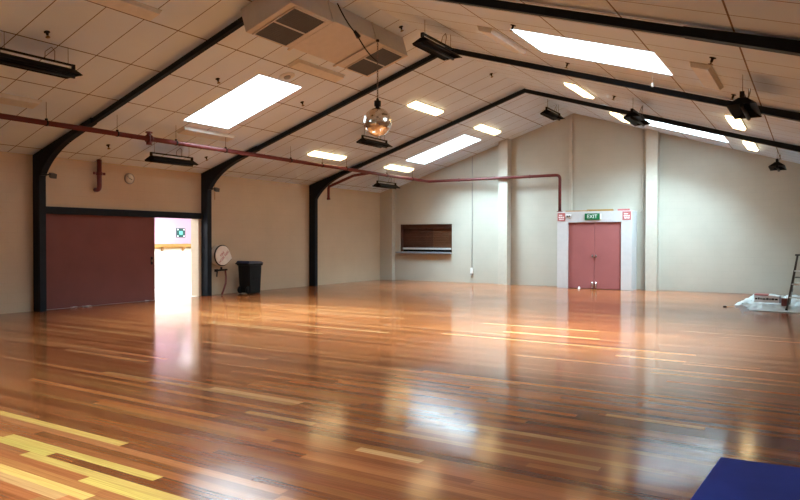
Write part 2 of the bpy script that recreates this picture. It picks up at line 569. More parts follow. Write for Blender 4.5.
# floodlights on the knee of the two nearer frames
FLD = ['small grey floodlight on the nearest portal frame knee', 'small grey floodlight on the middle portal frame knee']
for y, l in zip(FRY[:2], FLD):
    t = thing('wall_floodlight', l, 'floodlight', (0.30, y - 0.07, 2.99), 'frame floodlights')
    MB().box((-0.03, 0.0, -0.02), (0.03, 0.14, 0.02), 0.004).tube([(0, 0.13, 0), (0.06, 0.22, 0.02)], 0.015).build('bracket', M['black'], t)
    MB().hull([(0.0, 0.18, -0.04), (0.0, 0.29, -0.04), (0.0, 0.18, 0.06), (0.0, 0.29, 0.06), (0.10, 0.165, -0.08), (0.10, 0.305, -0.08), (0.12, 0.165, 0.02), (0.12, 0.305, 0.02)], 0.006).build('lamp_housing', M['grille'], t)

# ------------------------------------------------------------------ header beam and sliding door
smark(MB().box((0.0, FRY[0] + 0.075, 2.15), (0.07, FRY[1] - 0.075, 2.315), 0.004).build('trim_4', M['steel']),
      'dark steel header over the maroon sliding door', 'beam')
d1 = struct('door_1', 'wide maroon sliding door, partly open beside bright room', 'door')
MB().box((-0.075, OY0, 0.001), (-0.03, -10.85, OZ), 0.004).build('door_leaf', M['maroon'], d1)
h = MB().box((-0.03, -10.98, 0.93), (-0.018, -10.92, 1.13), 0.004)
hd = h.build('handle_plate', M['black'], d1)
MB().box((-0.018, -10.96, 1.0), (-0.005, -10.94, 1.06), 0.003).build('lock', M['brass'], hd)
# scraps at the foot of the door
sc = [(0.05, -13.15, 0.11, 0.05), (0.06, -12.82, 0.16, 0.06), (0.04, -11.15, 0.06, 0.05)]
for i, (x, y, l, wd) in enumerate(sc):
    m = MB(); rr = random.Random(i)
    n = 5
    vs = [[m.bm.verts.new((x + (j / 2 - 0.5) * wd * 1.3, y + (k / (n - 1) - 0.5) * l * 1.4, 0.004 + 0.025 * rr.random())) for j in range(3)] for k in range(n)]
    for k in range(n - 1):
        for j in range(2): m.bm.faces.new((vs[k][j], vs[k + 1][j], vs[k + 1][j + 1], vs[k][j + 1]))
    bmesh.ops.solidify(m.bm, geom=list(m.bm.faces), thickness=0.003)
    tag(m.build('paper_scrap', M['paperwhite']), ['leftmost pale scrap at the foot of the maroon sliding door', 'longest pale scrap at the foot of the maroon sliding door',
        'tiny pale scrap on floor beside the open doorway'][i], 'scrap', 'scraps by the sliding door')

# ------------------------------------------------------------------ room beyond the opening
AX = -3.6
an = MB()
an.box((AX, -13.99, -0.06), (-0.0001, -4.6, -0.001))
smark(an.build('floor_beyond', M['annexwhite']), 'white floor of the bright room beyond', 'floor')
aw = MB(); aw.box((AX - 0.1, -14.0, 0), (AX, -4.5, 1.30))
smark(aw.build('wall_beyond_lower', M['annexwhite']), 'white lower wall of the bright room beyond', 'wall')
aw = MB(); aw.box((AX - 0.1, -14.0, 1.30), (AX, -4.5, 2.7))
smark(aw.build('wall_beyond_upper', M['pink']), 'pale pink upper wall of the bright room beyond', 'wall')
aw = MB(); aw.box((AX, -4.6, 0), (-WT, -4.5, 2.7)); aw.box((AX, -14.1, 0), (-WT, -14.0, 2.7))
smark(aw.build('wall_beyond_end', M['annexwhite']), 'end walls of the bright room beyond', 'wall')
smark(MB().box((AX, -14.0, 2.7), (-WT, -4.5, 2.75)).build('ceiling_beyond', M['annexwhite']), 'ceiling of the bright room beyond', 'ceiling')
t = thing('coat_rail', 'pine coat rail with brackets on the pink wall beyond the doorway', 'coat rail', (AX, -8.0, 1.29))
MB().box((0.0, -2.6, -0.02), (0.03, 3.2, 0.14), 0.005).build('rail_board', M['pine'], t)
for y in (-1.5, -0.65, 0.2, 1.05, 1.9):
    MB().prism([(0.03, 0.05), (0.17, 0.05), (0.17, 0.02), (0.03, -0.10)], 'y', y - 0.03, y + 0.03).build('bracket', M['timber'], t)
MB().box((0.03, -2.6, 0.05), (0.19, 3.2, 0.075), 0.004).build('shelf', M['pine'], t)
t = thing('wall_notice', 'small square dark green notice on the pink wall', 'notice', (AX, -7.0, 1.80))
MB().box((0.0, -0.19, -0.16), (0.015, 0.19, 0.16), 0.003).build('board', M['signgreen'], t)
for (sy, sz) in ((-1, -1), (1, -1), (-1, 1), (1, 1)):
    MB().box((0.015, sy * 0.13 - 0.025, sz * 0.11 - 0.02), (0.018, sy * 0.13 + 0.025, sz * 0.11 + 0.02)).build('corner_mark', M['paperwhite'], t)
MB().box((0.015, -0.07, -0.06), (0.019, 0.07, 0.06)).build('emblem', M['teal'], t)
for i, y in enumerate((-10.6, -7.6)):  # added fixtures, never in view, that brighten the room beyond
    t = thing('annex_fill_light', ['added unseen light brightening the room beyond, nearer one', 'added unseen light brightening the room beyond, farther one'][i], 'ceiling light', (-1.9, y, 2.7), 'added lights in the room beyond')
    MB().box((-0.2, -0.7, -0.04), (0.2, 0.7, 0.0), 0.005).build('tray', M['white'], t)
    MB().box((-0.18, -0.68, -0.07), (0.18, 0.68, -0.04), 0.005).build('diffuser', M['annexfill'], t)

# ------------------------------------------------------------------ serving hatch
t = struct('window_5', 'serving hatch with brown roller shutter in the back wall', 'serving hatch')
m = MB(); m.box((HX0, 0.20, 1.26), (2.18, 0.225, HZ1))
for k in range(14): m.box((HX0, 0.19, 1.275 + k * 0.065), (2.18, 0.205, 1.325 + k * 0.065), 0.006)
m.build('shutter', M['shutter'], t)
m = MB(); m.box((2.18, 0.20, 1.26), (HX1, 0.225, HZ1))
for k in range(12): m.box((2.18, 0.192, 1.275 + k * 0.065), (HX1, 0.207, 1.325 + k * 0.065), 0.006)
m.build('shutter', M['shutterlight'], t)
m = MB(); m.box((HX0, 0.10, 2.02), (HX1, 0.20, HZ1), 0.004); m.box((HX0, 0.04, HZ0), (HX0 + 0.05, 0.20, HZ1), 0.004); m.box((HX1 - 0.05, 0.04, HZ0), (HX1, 0.20, HZ1), 0.004)
m.build('shutter_housing', M['shutter'], t)
MB().box((HX0 + 0.05, 0.10, 1.205), (HX1 - 0.05, 0.195, 1.275), 0.008).build('bottom_rail', M['alu'], t)
MB().box((HX0 - 0.12, -0.16, 1.06), (HX1 + 0.0, 0.33, 1.12), 0.006).build('counter', M['bench'], t)
MB().box((HX0, 0.25, 1.05), (HX1, 0.345, 2.18)).build('back_board', M['black'], t)

# ------------------------------------------------------------------ entrance porch box with red double doors
PX0, PX1, PD, PH = 7.36, 9.76, 0.70, 2.52
DX0, DX1, DZ = 7.72, 9.43, 2.165
t = struct('trim_5', 'white boxed porch around the red double doors', 'porch')
m = MB()
m.box((PX0, -PD, 0), (DX0, -PD + 0.12, DZ), 0.004)
m.build('jamb', M['porch'], t)
MB().box((DX1, -PD, 0), (PX1, -PD + 0.12, DZ), 0.004).build('jamb', M['porch'], t)
MB().box((PX0, -PD, DZ), (PX1, -PD + 0.12, PH), 0.004).build('fascia', M['porch'], t)
MB().box((PX0, -PD + 0.12, 0), (PX0 + 0.08, 0, PH)).build('side_panel', M['porch'], t)
MB().box((PX1 - 0.08, -PD + 0.12, 0), (PX1, 0, PH)).build('side_panel', M['porch'], t)
MB().box((PX0 + 0.08, -PD + 0.12, PH - 0.05), (PX1 - 0.08, 0, PH)).build('roof_panel', M['porch'], t)
d2 = struct('door_2', 'dusky red double doors under the exit sign', 'door')
xm = (DX0 + DX1) / 2
for s, (x0, x1) in enumerate(((DX0 + 0.004, xm - 0.003), (xm + 0.003, DX1 - 0.004))):
    lf = MB().box((x0, -PD + 0.05, 0.012), (x1, -PD + 0.095, DZ - 0.004), 0.003).build('door_leaf', M['doorred'], d2)
    hx = xm + (-0.055 if s == 0 else 0.055)
    m = MB().box((hx - 0.022, -PD + 0.04, 1.02), (hx + 0.022, -PD + 0.05, 1.12), 0.003)
    m.tube([(hx, -PD + 0.045, 1.07), (hx, -PD - 0.01, 1.07)], 0.022)
    m.build('handle', M['chrome'], lf)
    bx = xm + (-0.05 if s == 0 else 0.06)
    m = MB().box((bx - 0.025, -PD + 0.03, 0.03), (bx + 0.025, -PD + 0.05, 0.22), 0.004)
    m.tube([(bx, -PD + 0.02, 0.03), (bx, -PD + 0.02, 0.25)], 0.012)
    m.build('floor_bolt', M['chrome'], lf)
t = thing('door_stop', 'small pale stopper on the floor before the left red door', 'door stop', (8.12, -PD - 0.06, 0))
MB().lathe([(0.045, 0), (0.045, 0.015), (0.03, 0.03), (0.03, 0.06), (0.0, 0.068)], 14).build('rubber_cap', M['fitting'], t)
MB().lathe([(0.055, 0), (0.055, 0.008), (0.045, 0.012), (0, 0.012)], 14).build('base_plate', M['chrome'], t)

YS = -PD - 0.001
t = thing('exit_sign', 'green EXIT sign above the red double doors', 'sign', (8.52, YS, 2.345))
MB().box((-0.24, -0.03, -0.105), (0.24, 0, 0.105), 0.006).build('sign_box', M['green'], t)
text_part('lettering', 'EXIT', 0.165, M['paperwhite'], t, Matrix.Translation((0.0, -0.031, 0.0)) @ FACE_BACK)
MB().box((0.245, -0.02, -0.09), (0.29, 0, 0.09), 0.004).build('end_cap', M['white'], t)
for i, (x, z) in enumerate(((7.50, 2.345), (9.60, 2.36))):
    t = thing('fire_door_sign', ['square red and white sign at left of the EXIT sign', 'square red and white sign at right of the EXIT sign'][i], 'sign', (x, YS, z), 'red door signs')
    MB().box((-0.13, -0.008, -0.135), (0.13, 0, 0.135), 0.003).build('sign_plate', M['signred'], t)
    rr = random.Random(5)
    for k, (a, b) in enumerate(((-0.08, 0.06), (-0.09, 0.09), (-0.07, 0.085))):
        x0 = a; z0 = 0.06 - k * 0.065; m = MB()
        m.box((a, -0.0085, z0 - 0.002), (b, -0.008, z0 + 0.002))
        while x0 < b - 0.02:
            wd = rr.uniform(0.03, 0.055); m.box((x0, -0.010, z0 - 0.017), (min(x0 + wd, b), -0.008, z0 + 0.017)); x0 += wd + 0.014
        m.build('print_line', M['paperwhite'], t)
t = thing('switch_plate', 'white plate with two dark buttons beside the left red sign', 'switch', (7.74, YS, 2.37))
MB().box((-0.09, -0.02, -0.06), (0.09, 0, 0.06), 0.006).build('plate', M['white'], t)
for x in (-0.04, 0.04):
    MB().lathe([(0.025, 0), (0.025, 0.015), (0.015, 0.02), (0, 0.02)], 12, Matrix.Translation((x, -0.02, 0)) @ Matrix.Rotation(PI / 2, 4, 'X')).build('button', M['black'], t)
# timber lying on the porch roof
for i, (x0, x1, y, w, hgt, m_, l) in enumerate(((7.62, 8.36, -0.60, 0.10, 0.035, 'timber', 'dark short plank lying on porch roof at left'),
                                       (8.30, 9.13, -0.50, 0.12, 0.065, 'pine', 'tan plank lying on porch roof above EXIT sign'),
                                       (9.30, 9.66, -0.58, 0.10, 0.06, 'signred', 'short dark red block on porch roof at right'))):
    o = MB().box((x0, y - w / 2, PH), (x1, y + w / 2, PH + hgt), 0.004).build('plank' if i < 2 else 'timber_block', M[m_])
    tag(o, l, 'plank', 'timber on the porch roof')

# ------------------------------------------------------------------ conduits and small fittings on the back wall
t = thing('wall_conduit', 'pale ridge conduit running down to the porch roof', 'conduit', (7.60, -0.001, 0))
MB().box((-0.05, -0.06, PH), (0.05, 0, ceil_z(7.6) - 0.03), 0.01).build('cover', M['cream'], t)
t = thing('wall_conduit', 'thin pale conduit beside the pier right of the red doors', 'conduit', (9.93, -0.001, 0))
m = MB(); m.tube([(0, -0.03, ceil_z(9.93) - 0.02), (0, -0.03, 2.58), (-0.02, -0.03, 2.52), (-0.07, -0.03, 2.50)], 0.022)
m.build('pipe', M['cream'], t)
for z in (3.2, 4.3): MB().box((-0.035, -0.055, z), (0.035, 0, z + 0.03), 0.004).build('clip', M['cream'], t)
t = thing('wall_conduit', 'thin grey conduit dropping to the low socket right of hatch', 'conduit', (3.92, -0.001, 0))
MB().tube([(0, -0.014, ceil_z(3.92) - 0.02), (0, -0.014, 0.56)], 0.012, 8).build('pipe', M['grey'], t)
for z in (1.2, 2.3, 3.4): MB().box((-0.022, -0.03, z), (0.022, 0, z + 0.02), 0.003).build('clip', M['grey'], t)
t = thing('wall_socket', 'white socket box low on the back wall', 'socket', (3.92, -0.001, 0.43))
MB().box((-0.05, -0.05, -0.08), (0.05, 0, 0.13), 0.008).build('box', M['white'], t)
MB().box((-0.045, -0.052, -0.15), (0.045, 0, -0.08), 0.006).build('outlet', M['grey'], t)

# ------------------------------------------------------------------ clock
t = thing('wall_clock', 'round pale clock on the left wall above the sliding door', 'clock', (0.0, -11.64, 3.10))
R = Matrix.Rotation(PI / 2, 4, 'Y')
MB().lathe([(0.135, 0), (0.14, 0.02), (0.135, 0.045), (0.118, 0.045), (0.118, 0.03), (0.0, 0.03)], 32, R).build('case', M['grey'], t)
MB().lathe([(0.118, 0.028), (0.118, 0.034), (0, 0.034)], 32, R).build('face', M['clockface'], t)
MB().box((0.035, -0.006, -0.01), (0.039, 0.006, 0.07), mtx=Matrix.Rotation(-1.9, 4, 'X')).build('hour_hand', M['black'], t)
MB().box((0.040, -0.004, -0.015), (0.043, 0.004, 0.09), mtx=Matrix.Rotation(0.9, 4, 'X')).build('minute_hand', M['black'], t)

# ------------------------------------------------------------------ red fire pipe
PXX, PZ = 2.30, 3.765
PY = -0.45
t = thing('fire_pipe', 'long dark red fire main under the left ceiling slope turning along the back wall', 'pipe', (PXX, PY, PZ))


def bend(a, c, d, r=0.14, n=5):
    """corner at c between a and d, rounded"""
    a, c, d = map(Vector, (a, c, d))
    p0 = c + (a - c).normalized() * r; p1 = c + (d - c).normalized() * r
    return [tuple(p0 * (1 - u) ** 2 + c * 2 * u * (1 - u) + p1 * u * u) for u in [k / n for k in range(n + 1)]]


run = [(0, -17.9 - PY, 0)] + bend((0, -10, 0), (0, 0, 0), (3, 0, 0)) + bend((0, 0, 0), (5.06, 0, 0), (5.06, 0, -1)) + [(5.06, 0, PH + 0.02 - PZ)]
MB().tube(run, 0.052, 12).build('pipe', M['red'], t)
m = MB()
m.lathe([(0.09, -0.05), (0.09, -0.02), (0.065, -0.02), (0.065, 0.02), (0.09, 0.02), (0.09, 0.05)], 16, Matrix.Translation((0, -12.82 - PY, 0)) @ Matrix.Rotation(PI / 2, 4, 'X'))
m.tube([(0, -12.82 - PY, 0.02), (0, -12.82 - PY, 0.13)], 0.045, 12)
m.lathe([(0.075, 0.12), (0.075, 0.15), (0, 0.15)], 14, Matrix.Translation((0, -12.82 - PY, 0)))
m.lathe([(0.06, -0.13), (0.06, -0.05), (0, -0.05)], 14, Matrix.Translation((0, -12.82 - PY, 0)))
m.build('coupling', M['red'], t)
MB().lathe([(0.10, 0.0), (0.10, 0.025), (0.055, 0.03), (0.055, 0.06)], 16, Matrix.Translation((5.06, 0, PH - PZ))).build('flange', M['red'], t)
for y in (-16.9, -15.1, -13.6, -12.1, -10.6, -8.2, -6.8, -5.6, -3.3, -1.6):
    m = MB(); zz = ceil_z(PXX) - PZ
    m.tube([(0, y - PY, 0.05), (0, y - PY, zz)], 0.005, 6)
    m.lathe([(0.060, -0.018), (0.060, 0.018), (0.05, 0.018), (0.05, -0.018)], 14, Matrix.Translation((0, y - PY, 0)) @ Matrix.Rotation(PI / 2, 4, 'X'))
    m.box((-0.02, y - PY - 0.02, 0.045), (0.02, y - PY + 0.02, 0.085), 0.004)
    m.build('hanger', M['black'], t)
for x in (1.3, 2.7, 4.0):
    MB().box((x - 0.02, -0.02, -0.06), (x + 0.02, 0.02, 0.06), 0.006).tube([(x, 0.0, 0), (x, 0.09, 0)], 0.012, 8).build('clip', M['red'], t)
# branch beside the farthest frame
BY = -4.28
br = [(0.0, BY - PY, 0.0), (-0.68, BY - PY, -0.06)] + bend((-0.68, BY - PY, -0.06), (-1.72, BY - PY, -0.39), (-1.72, BY - PY, -1), 0.06) + [(-1.72, BY - PY, -0.78)]
MB().tube(br, 0.046, 10).build('branch_pipe', M['red'], t)
MB().lathe([(0.06, -0.83), (0.06, -0.76), (0.0, -0.76)], 12, Matrix.Translation((-1.72, BY - PY, 0))).build('drop_cap', M['red'], t)
t = thing('hanging_pipe', 'short red pipe stub on the left wall above the sliding door', 'pipe', (0.16, -12.56, 2.76))
MB().tube([(0, 0, ceil_z(0.16) - 2.76 - 0.01)] + bend((0, 0, 1), (0, 0, 0), (-1, 0, 0), 0.09) + [(-0.155, 0, 0)], 0.055, 12).build('pipe', M['red'], t)
m = MB(); m.box((-0.02, -0.13, 0.36), (0.02, 0.13, 0.40), 0.005); m.lathe([(0.07, 0.34), (0.07, 0.42), (0.05, 0.42)], 14)
for y in (-0.13, 0.13): m.lathe([(0.028, 0.35), (0.028, 0.41), (0, 0.41)], 10, Matrix.Translation((0, y, 0)))
m.tube([(0, 0, 0.38), (-0.155, 0, 0.38)], 0.014, 8)
m.build('clamp', M['red'], t)

# ------------------------------------------------------------------ fire hose reel
RX, RY, RZ = 0.34, -8.85, 1.13
t = thing('fire_hose_reel', 'white fire hose reel with red lettering beside the dark post', 'hose reel', (RX, RY, RZ))


def teardrop(r, tip, n=28, ang=-0.25):
    pts = []
    al = math.acos(r / tip)
    for k in range(n + 1):
        a = al + (2 * PI - 2 * al) * k / n
        pts.append((r * math.cos(a), r * math.sin(a)))
    pts.append((tip, 0))
    return [(p[0] * math.cos(ang) - p[1] * math.sin(ang), p[0] * math.sin(ang) + p[1] * math.cos(ang)) for p in pts]


MB().prism(teardrop(0.275, 0.355), 'x', 0.0, 0.03, 0.006).build('cover_disc', M['reelwhite'], t)
MB().prism(teardrop(0.30, 0.385), 'x', -0.03, 0.005, 0.006).build('rim', M['black'], t)
MB().lathe([(0.25, -0.20), (0.285, -0.19), (0.285, -0.17), (0.2, -0.16), (0.2, -0.03), (0.0, -0.03)], 32, R).build('drum', M['reelwhite'], t)
MB().tube([(-0.34 + 0.0, 0, 0), (-0.18, 0, 0)], 0.05).box((-0.337, -0.12, -0.2), (-0.30, 0.12, 0.2), 0.01).build('mount_bracket', M['black'], t)
TX = Matrix.Translation((0.031, 0.0, 0.0)) @ FACE_LEFT @ Matrix.Rotation(0.75, 4, 'Z')
text_part('lettering', 'FIRE\nHOSE REEL', 0.10, M['redprint'], t, TX)
m = MB(); m.tube([(-0.05, -0.20, -0.42), (-0.02, 0.16, -0.41)], 0.026, 10); m.box((-0.08, -0.24, -0.46), (0.0, -0.16, -0.38), 0.01)
m.tube([(-0.02, -0.18, -0.41), (-0.02, -0.20, -0.60)], 0.02, 8); m.tube([(-0.05, 0.0, -0.42), (-0.05, 0.0, -0.33)], 0.03, 8)
m.lathe([(0.045, -0.02), (0.045, 0.02), (0, 0.02)], 12, Matrix.Translation((-0.02, 0.15, -0.41)))
m.build('valve', M['black'], t)
MB().tube([(-0.03, 0.13, -0.42), (-0.02, 0.15, -0.6), (0.0, 0.12, -0.8), (0.0, 0.03, -1.0), (0.0, -0.03, -1.11)], 0.026, 10).build('hose', M['hose'], t)
t = thing('wall_cable', 'thin brown cable dropping on the wall beside middle portal frame', 'cable', (0.0, -8.83, 0))
MB().tube([(0.012, 0, HE - 0.01), (0.012, 0, 2.72)], 0.010, 8).build('cable', M['timber'], t)

# ------------------------------------------------------------------ wheelie bin
t = thing('wheelie_bin', 'black wheelie bin with navy lid by the left wall', 'bin', (0.52, -7.95, 0))
t.scale = (0.85, 0.85, 0.98)
m = MB()
m.hull([(-0.25, -0.25, 0.03), (0.25, -0.25, 0.03), (-0.25, 0.25, 0.004), (0.25, 0.25, 0.004), (-0.28, -0.30, 0.90), (0.28, -0.30, 0.90), (-0.28, 0.29, 0.90), (0.28, 0.29, 0.90)], 0.02)
m.build('body', M['binbody'], t)
MB().box((-0.31, -0.33, 0.84), (0.31, 0.32, 0.91), 0.02).build('rim', M['binbody'], t)
m = MB(); m.hull([(-0.32, -0.36, 0.91), (0.32, -0.36, 0.91), (-0.32, 0.36, 0.90), (0.32, 0.36, 0.90), (-0.27, -0.33, 0.985), (0.27, -0.33, 0.985), (-0.27, 0.28, 0.965), (0.27, 0.28, 0.965)], 0.012)
m.build('lid', M['binlid'], t)
MB().tube([(-0.28, -0.30, 0.88), (-0.28, -0.40, 0.90), (0.28, -0.40, 0.90), (0.28, -0.30, 0.88)], 0.016, 8).build('handle', M['binbody'], t)
MB().box((0.255, -0.12, 0.42), (0.272, 0.12, 0.72), 0.006).build('front_panel', M['binbody'], t)
for x in (-0.19, 0.19):
    MB().lathe([(0.04, -0.03), (0.11, -0.03), (0.115, 0.0), (0.11, 0.03), (0.04, 0.03), (0.0, 0.02)], 20, Matrix.Translation((x, -0.27, 0.116)) @ R).build('wheel', M['black'], t)

# ------------------------------------------------------------------ ceiling air unit
a0 = cm(6.35, -12.32)
t = thing('ceiling_air_unit', 'boxy ceiling air unit with two dark grilles beside the ridge', 'air unit', mtx=a0)
L0, L1, HH = 0.0, 1.03, 0.42   # local x along slope, depth
DX = 0.0


def seg(y0, y1, h0, name):
    return MB().box((L0 + DX, y0, -h0), (L1 + DX, y1, -0.002), 0.008).build(name, M['acbody'], t)


def grille(y0, y1, parent):
    x0, x1 = L0 + DX + 0.035, L1 + DX - 0.05
    m = MB()
    m.box((x0, y0, -HH - 0.008), (x1, y1, -HH - 0.002))
    n = 22
    for k in range(n):
        x = x0 + (x1 - x0) * (k + 0.5) / n
        m.box((x - 0.006, y0, -HH - 0.014), (x + 0.006, y1, -HH - 0.008))
    g = m.build('grille', M['grille'], parent)
    xm_ = (x0 + x1) / 2
    f = MB(); f.box((xm_ - 0.016, y0, -HH - 0.02), (xm_ + 0.016, y1, -HH - 0.002), 0.003)
    for xx in (x0, x1): f.box((xx - 0.015, y0 - 0.015, -HH - 0.02), (xx + 0.015, y1 + 0.015, -HH - 0.002), 0.003)
    for yy in (y0, y1): f.box((x0, yy - 0.015, -HH - 0.02), (x1, yy + 0.015, -HH - 0.002), 0.003)
    f.build('grille_frame', M['acbody'], g)


b1 = seg(-1.82, -0.72, HH, 'end_box'); grille(-1.68, -0.86, b1)
b2 = seg(0.70, 1.80, HH, 'end_box'); grille(0.92, 1.70, b2)
seg(-0.72, 0.70, HH - 0.03, 'middle_panel')
for y in (-0.72, 0.64): MB().box((L0 + DX - 0.06, y, -HH - 0.004), (L1 + DX, y + 0.06, -HH + 0.02), 0.003).build('support_rail', M['acbody'], t)
for y in (-0.70, 0.66):
    MB().box((L1 + DX, y - 0.025, -HH), (L1 + DX + 0.02, y + 0.025, -0.01), 0.003).build('strap', M['acbody'], t)
hook = a0 @ Vector((L1 + DX + 0.03, 0.64, -HH + 0.02))

# ------------------------------------------------------------------ mirror ball
BR = 0.272
bc = Vector((hook.x, hook.y, 3.83))
t = thing('mirror_ball', 'silver mirror ball hanging on a chain from the air unit', 'mirror ball', tuple(bc))
bm = bmesh.new(); rb = random.Random(3)
bmesh.ops.create_uvsphere(bm, u_segments=48, v_segments=26, radius=BR)
for f in bm.faces: f.smooth = False
o = MB(); o._merge(bm); o.build('ball', M['mirror'], t)
MB().lathe([(0.0, BR + 0.01), (0.04, BR - 0.01), (0.04, BR + 0.02), (0.065, BR + 0.03), (0.065, BR + 0.13), (0.03, BR + 0.14), (0.02, BR + 0.18), (0, BR + 0.18)], 20).build('motor', M['black'], t)
m = MB()
zt = hook.z - bc.z; z = BR + 0.17; k = 0
while z < zt - 0.02:
    s = 0.022
    pts = [((math.cos(a) * 0.014 if k % 2 else 0), (0 if k % 2 else math.cos(a) * 0.014), z + 0.03 + math.sin(a) * 0.036) for a in [2 * PI * q / 8 for q in range(9)]]
    m.tube(pts, 0.0055, 5); z += 0.052; k += 1
m.build('chain', M['wire'], t)
MB().tube([(0, 0, zt), (-0.03, 0, zt)], 0.012, 6).lathe([(0.03, zt - 0.03), (0.03, zt + 0.01), (0, zt + 0.01)], 10).build('hook', M['black'], t)
c0 = a0 @ Vector((L1 + DX + 0.05, -0.50, -0.015))
c1 = a0 @ Vector((L1 + DX + 0.05, -0.05, -HH - 0.08))
c2 = Vector((bc.x, bc.y - 0.01, 4.98))
t = thing('power_cable', 'black power cable with inline plug draped from air unit to mirror ball chain', 'cable', tuple(c0))


def hang(p, q, sag, n=12):
    return [tuple(p.lerp(q, k / n) - Vector((0, 0, sag * 4 * (k / n) * (1 - k / n))) - c0) for k in range(n + 1)]


cp = c0.lerp(c2, 0.40) + Vector((0.10, -0.06, -0.15))
MB().tube(hang(c0, cp, 0.05) + hang(cp, c2, 0.06)[1:], 0.012, 6).build('lead', M['black'], t)
dv = (c2 - c0).normalized() * 0.07
MB().tube([tuple(cp - dv - c0), tuple(cp + dv - c0)], 0.04, 8, rs=[0.025, 0.045]).build('plug', M['black'], t)

# ------------------------------------------------------------------ radiant trough heaters
def heater_proto(name):
    t = D.objects.new(name, None); COL.objects.link(t)
    a, b = 0.60, 0.655
    m = MB()
    zt, zb, th = -0.34, -0.44, 0.012
    top = [(-0.05, -a, zt), (0.05, -a, zt), (0.05, a, zt), (-0.05, a, zt)]
    bot = [(-0.185, -b, zb), (0.185, -b, zb), (0.185, b, zb), (-0.185, b, zb)]
    rim = [(-0.19, -b + 0.05, zb - 0.025), (0.19, -b + 0.05, zb - 0.025), (0.19, b - 0.05, zb - 0.025), (-0.19, b - 0.05, zb - 0.025)]
    V = [[m.bm.verts.new(p) for p in r] for r in (top, bot, rim)]
    m.bm.faces.new(V[0])
    for i in range(4):
        j = (i + 1) % 4
        m.bm.faces.new((V[0][i], V[1][i], V[1][j], V[0][j]))
        if i in (1, 3): m.bm.faces.new((V[1][i], V[2][i], V[2][j], V[1][j]))
    bmesh.ops.solidify(m.bm, geom=list(m.bm.faces), thickness=0.008)
    m.build('reflector_hood', M['black'], t)
    m = MB()
    m.box((-0.022, -a, -0.285), (0.022, a, -0.255), 0.004)
    for y in (-a, a): m.box((-0.03, y - 0.02, zt), (0.03, y + 0.02, -0.255), 0.004)
    m.build('hanging_bracket', M['black'], t)
    m = MB(); m.tube([(0, -0.62, -0.455), (0, 0.62, -0.455)], 0.028, 10)
    m.build('heating_tube', M['black'], t)
    for y in (-0.51, 0.51): MB().tube([(0, y, -0.26), (0, y, -0.0)], 0.0055, 5).build('wire', M['wire'], t)
    pts = [(0.0, 0.12, -0.27), (0.04, 0.10, -0.16), (0.05, 0.2, -0.07), (0.04, 0.26, -0.12), (0.0, 0.28, -0.27)]
    MB().tube(pts, 0.007, 5).build('flex', M['wire'], t)
    return t


HEAT = [(4.11, -16.30, 'black trough heater hanging at far left over the sliding door bay'),
        (1.42, -11.48, 'black trough heater just below the red pipe, near the clock'),
        (8.50, -11.15, 'black trough heater near the ridge beside the air unit'),
        (13.68, -11.10, 'nearest black trough heater at right, seen end-on'),
        (4.05, -6.65, 'black trough heater just below the mirror ball'),
        (11.12, -6.35, 'black trough heater between the lit lights on the right slope'),
        (1.55, -2.15, 'black trough heater low in the back left corner by the hatch'),
        (7.72, -2.25, 'small black trough heater under the ridge at back wall'),
        (13.78, -2.20, 'small far black trough heater at right edge, seen end-on')]
pr = None
for x, y, l in HEAT:
    if pr is None: h = pr = heater_proto('radiant_heater')
    else: h = copy_tree(pr)
    h.location = (x, y, ceil_z(x) - 0.004)
    tag(h, l, 'heater', 'hanging radiant heaters')

# ------------------------------------------------------------------ ceiling batten lights
def light_proto(lit):
    t = D.objects.new('ceiling_light', None); COL.objects.link(t)
    MB().box((-0.15, -0.80, -0.022), (0.15, 0.80, -0.001), 0.004).build('tray', M['fitting'], t)
    m = MB().hull([(-0.14, -0.78, -0.022), (0.14, -0.78, -0.022), (0.14, 0.78, -0.022), (-0.14, 0.78, -0.022),
                   (-0.12, -0.76, -0.07), (0.12, -0.76, -0.07), (0.12, 0.76, -0.07), (-0.12, 0.76, -0.07)], 0.004)
    m.build('diffuser', M['tube'] if lit else M['fitting'], t)
    return t


LX = (2.19, 5.56, 9.80, 13.16)
LN = ['low on the left slope', 'high on the left slope', 'high on the right slope', 'low on the right slope']
p_on = p_off = None
for j, (y, lit, w) in enumerate(((-2.33, True, 'far'), (-6.42, True, 'nearer'), (-11.1, False, 'nearer'), (-16.0, False, 'nearest'))):
    for i, x in enumerate(LX):
        if lit:
            if p_on is None: o = p_on = light_proto(True)
            else: o = copy_tree(p_on)
        else:
            if p_off is None: o = p_off = light_proto(False)
            else: o = copy_tree(p_off)
        o.matrix_world = cm(x, y)
        if lit: lab = 'warm lit batten light %s, %s' % (LN[i], 'closest to the back wall' if j == 0 else 'second from the back wall')
        else: lab = 'unlit white batten light %s, %s' % (LN[i], 'in line with the near skylights' if j == 2 else 'nearest the top of view')
        tag(o, lab, 'ceiling light', 'lit batten lights' if lit else 'unlit batten lights')

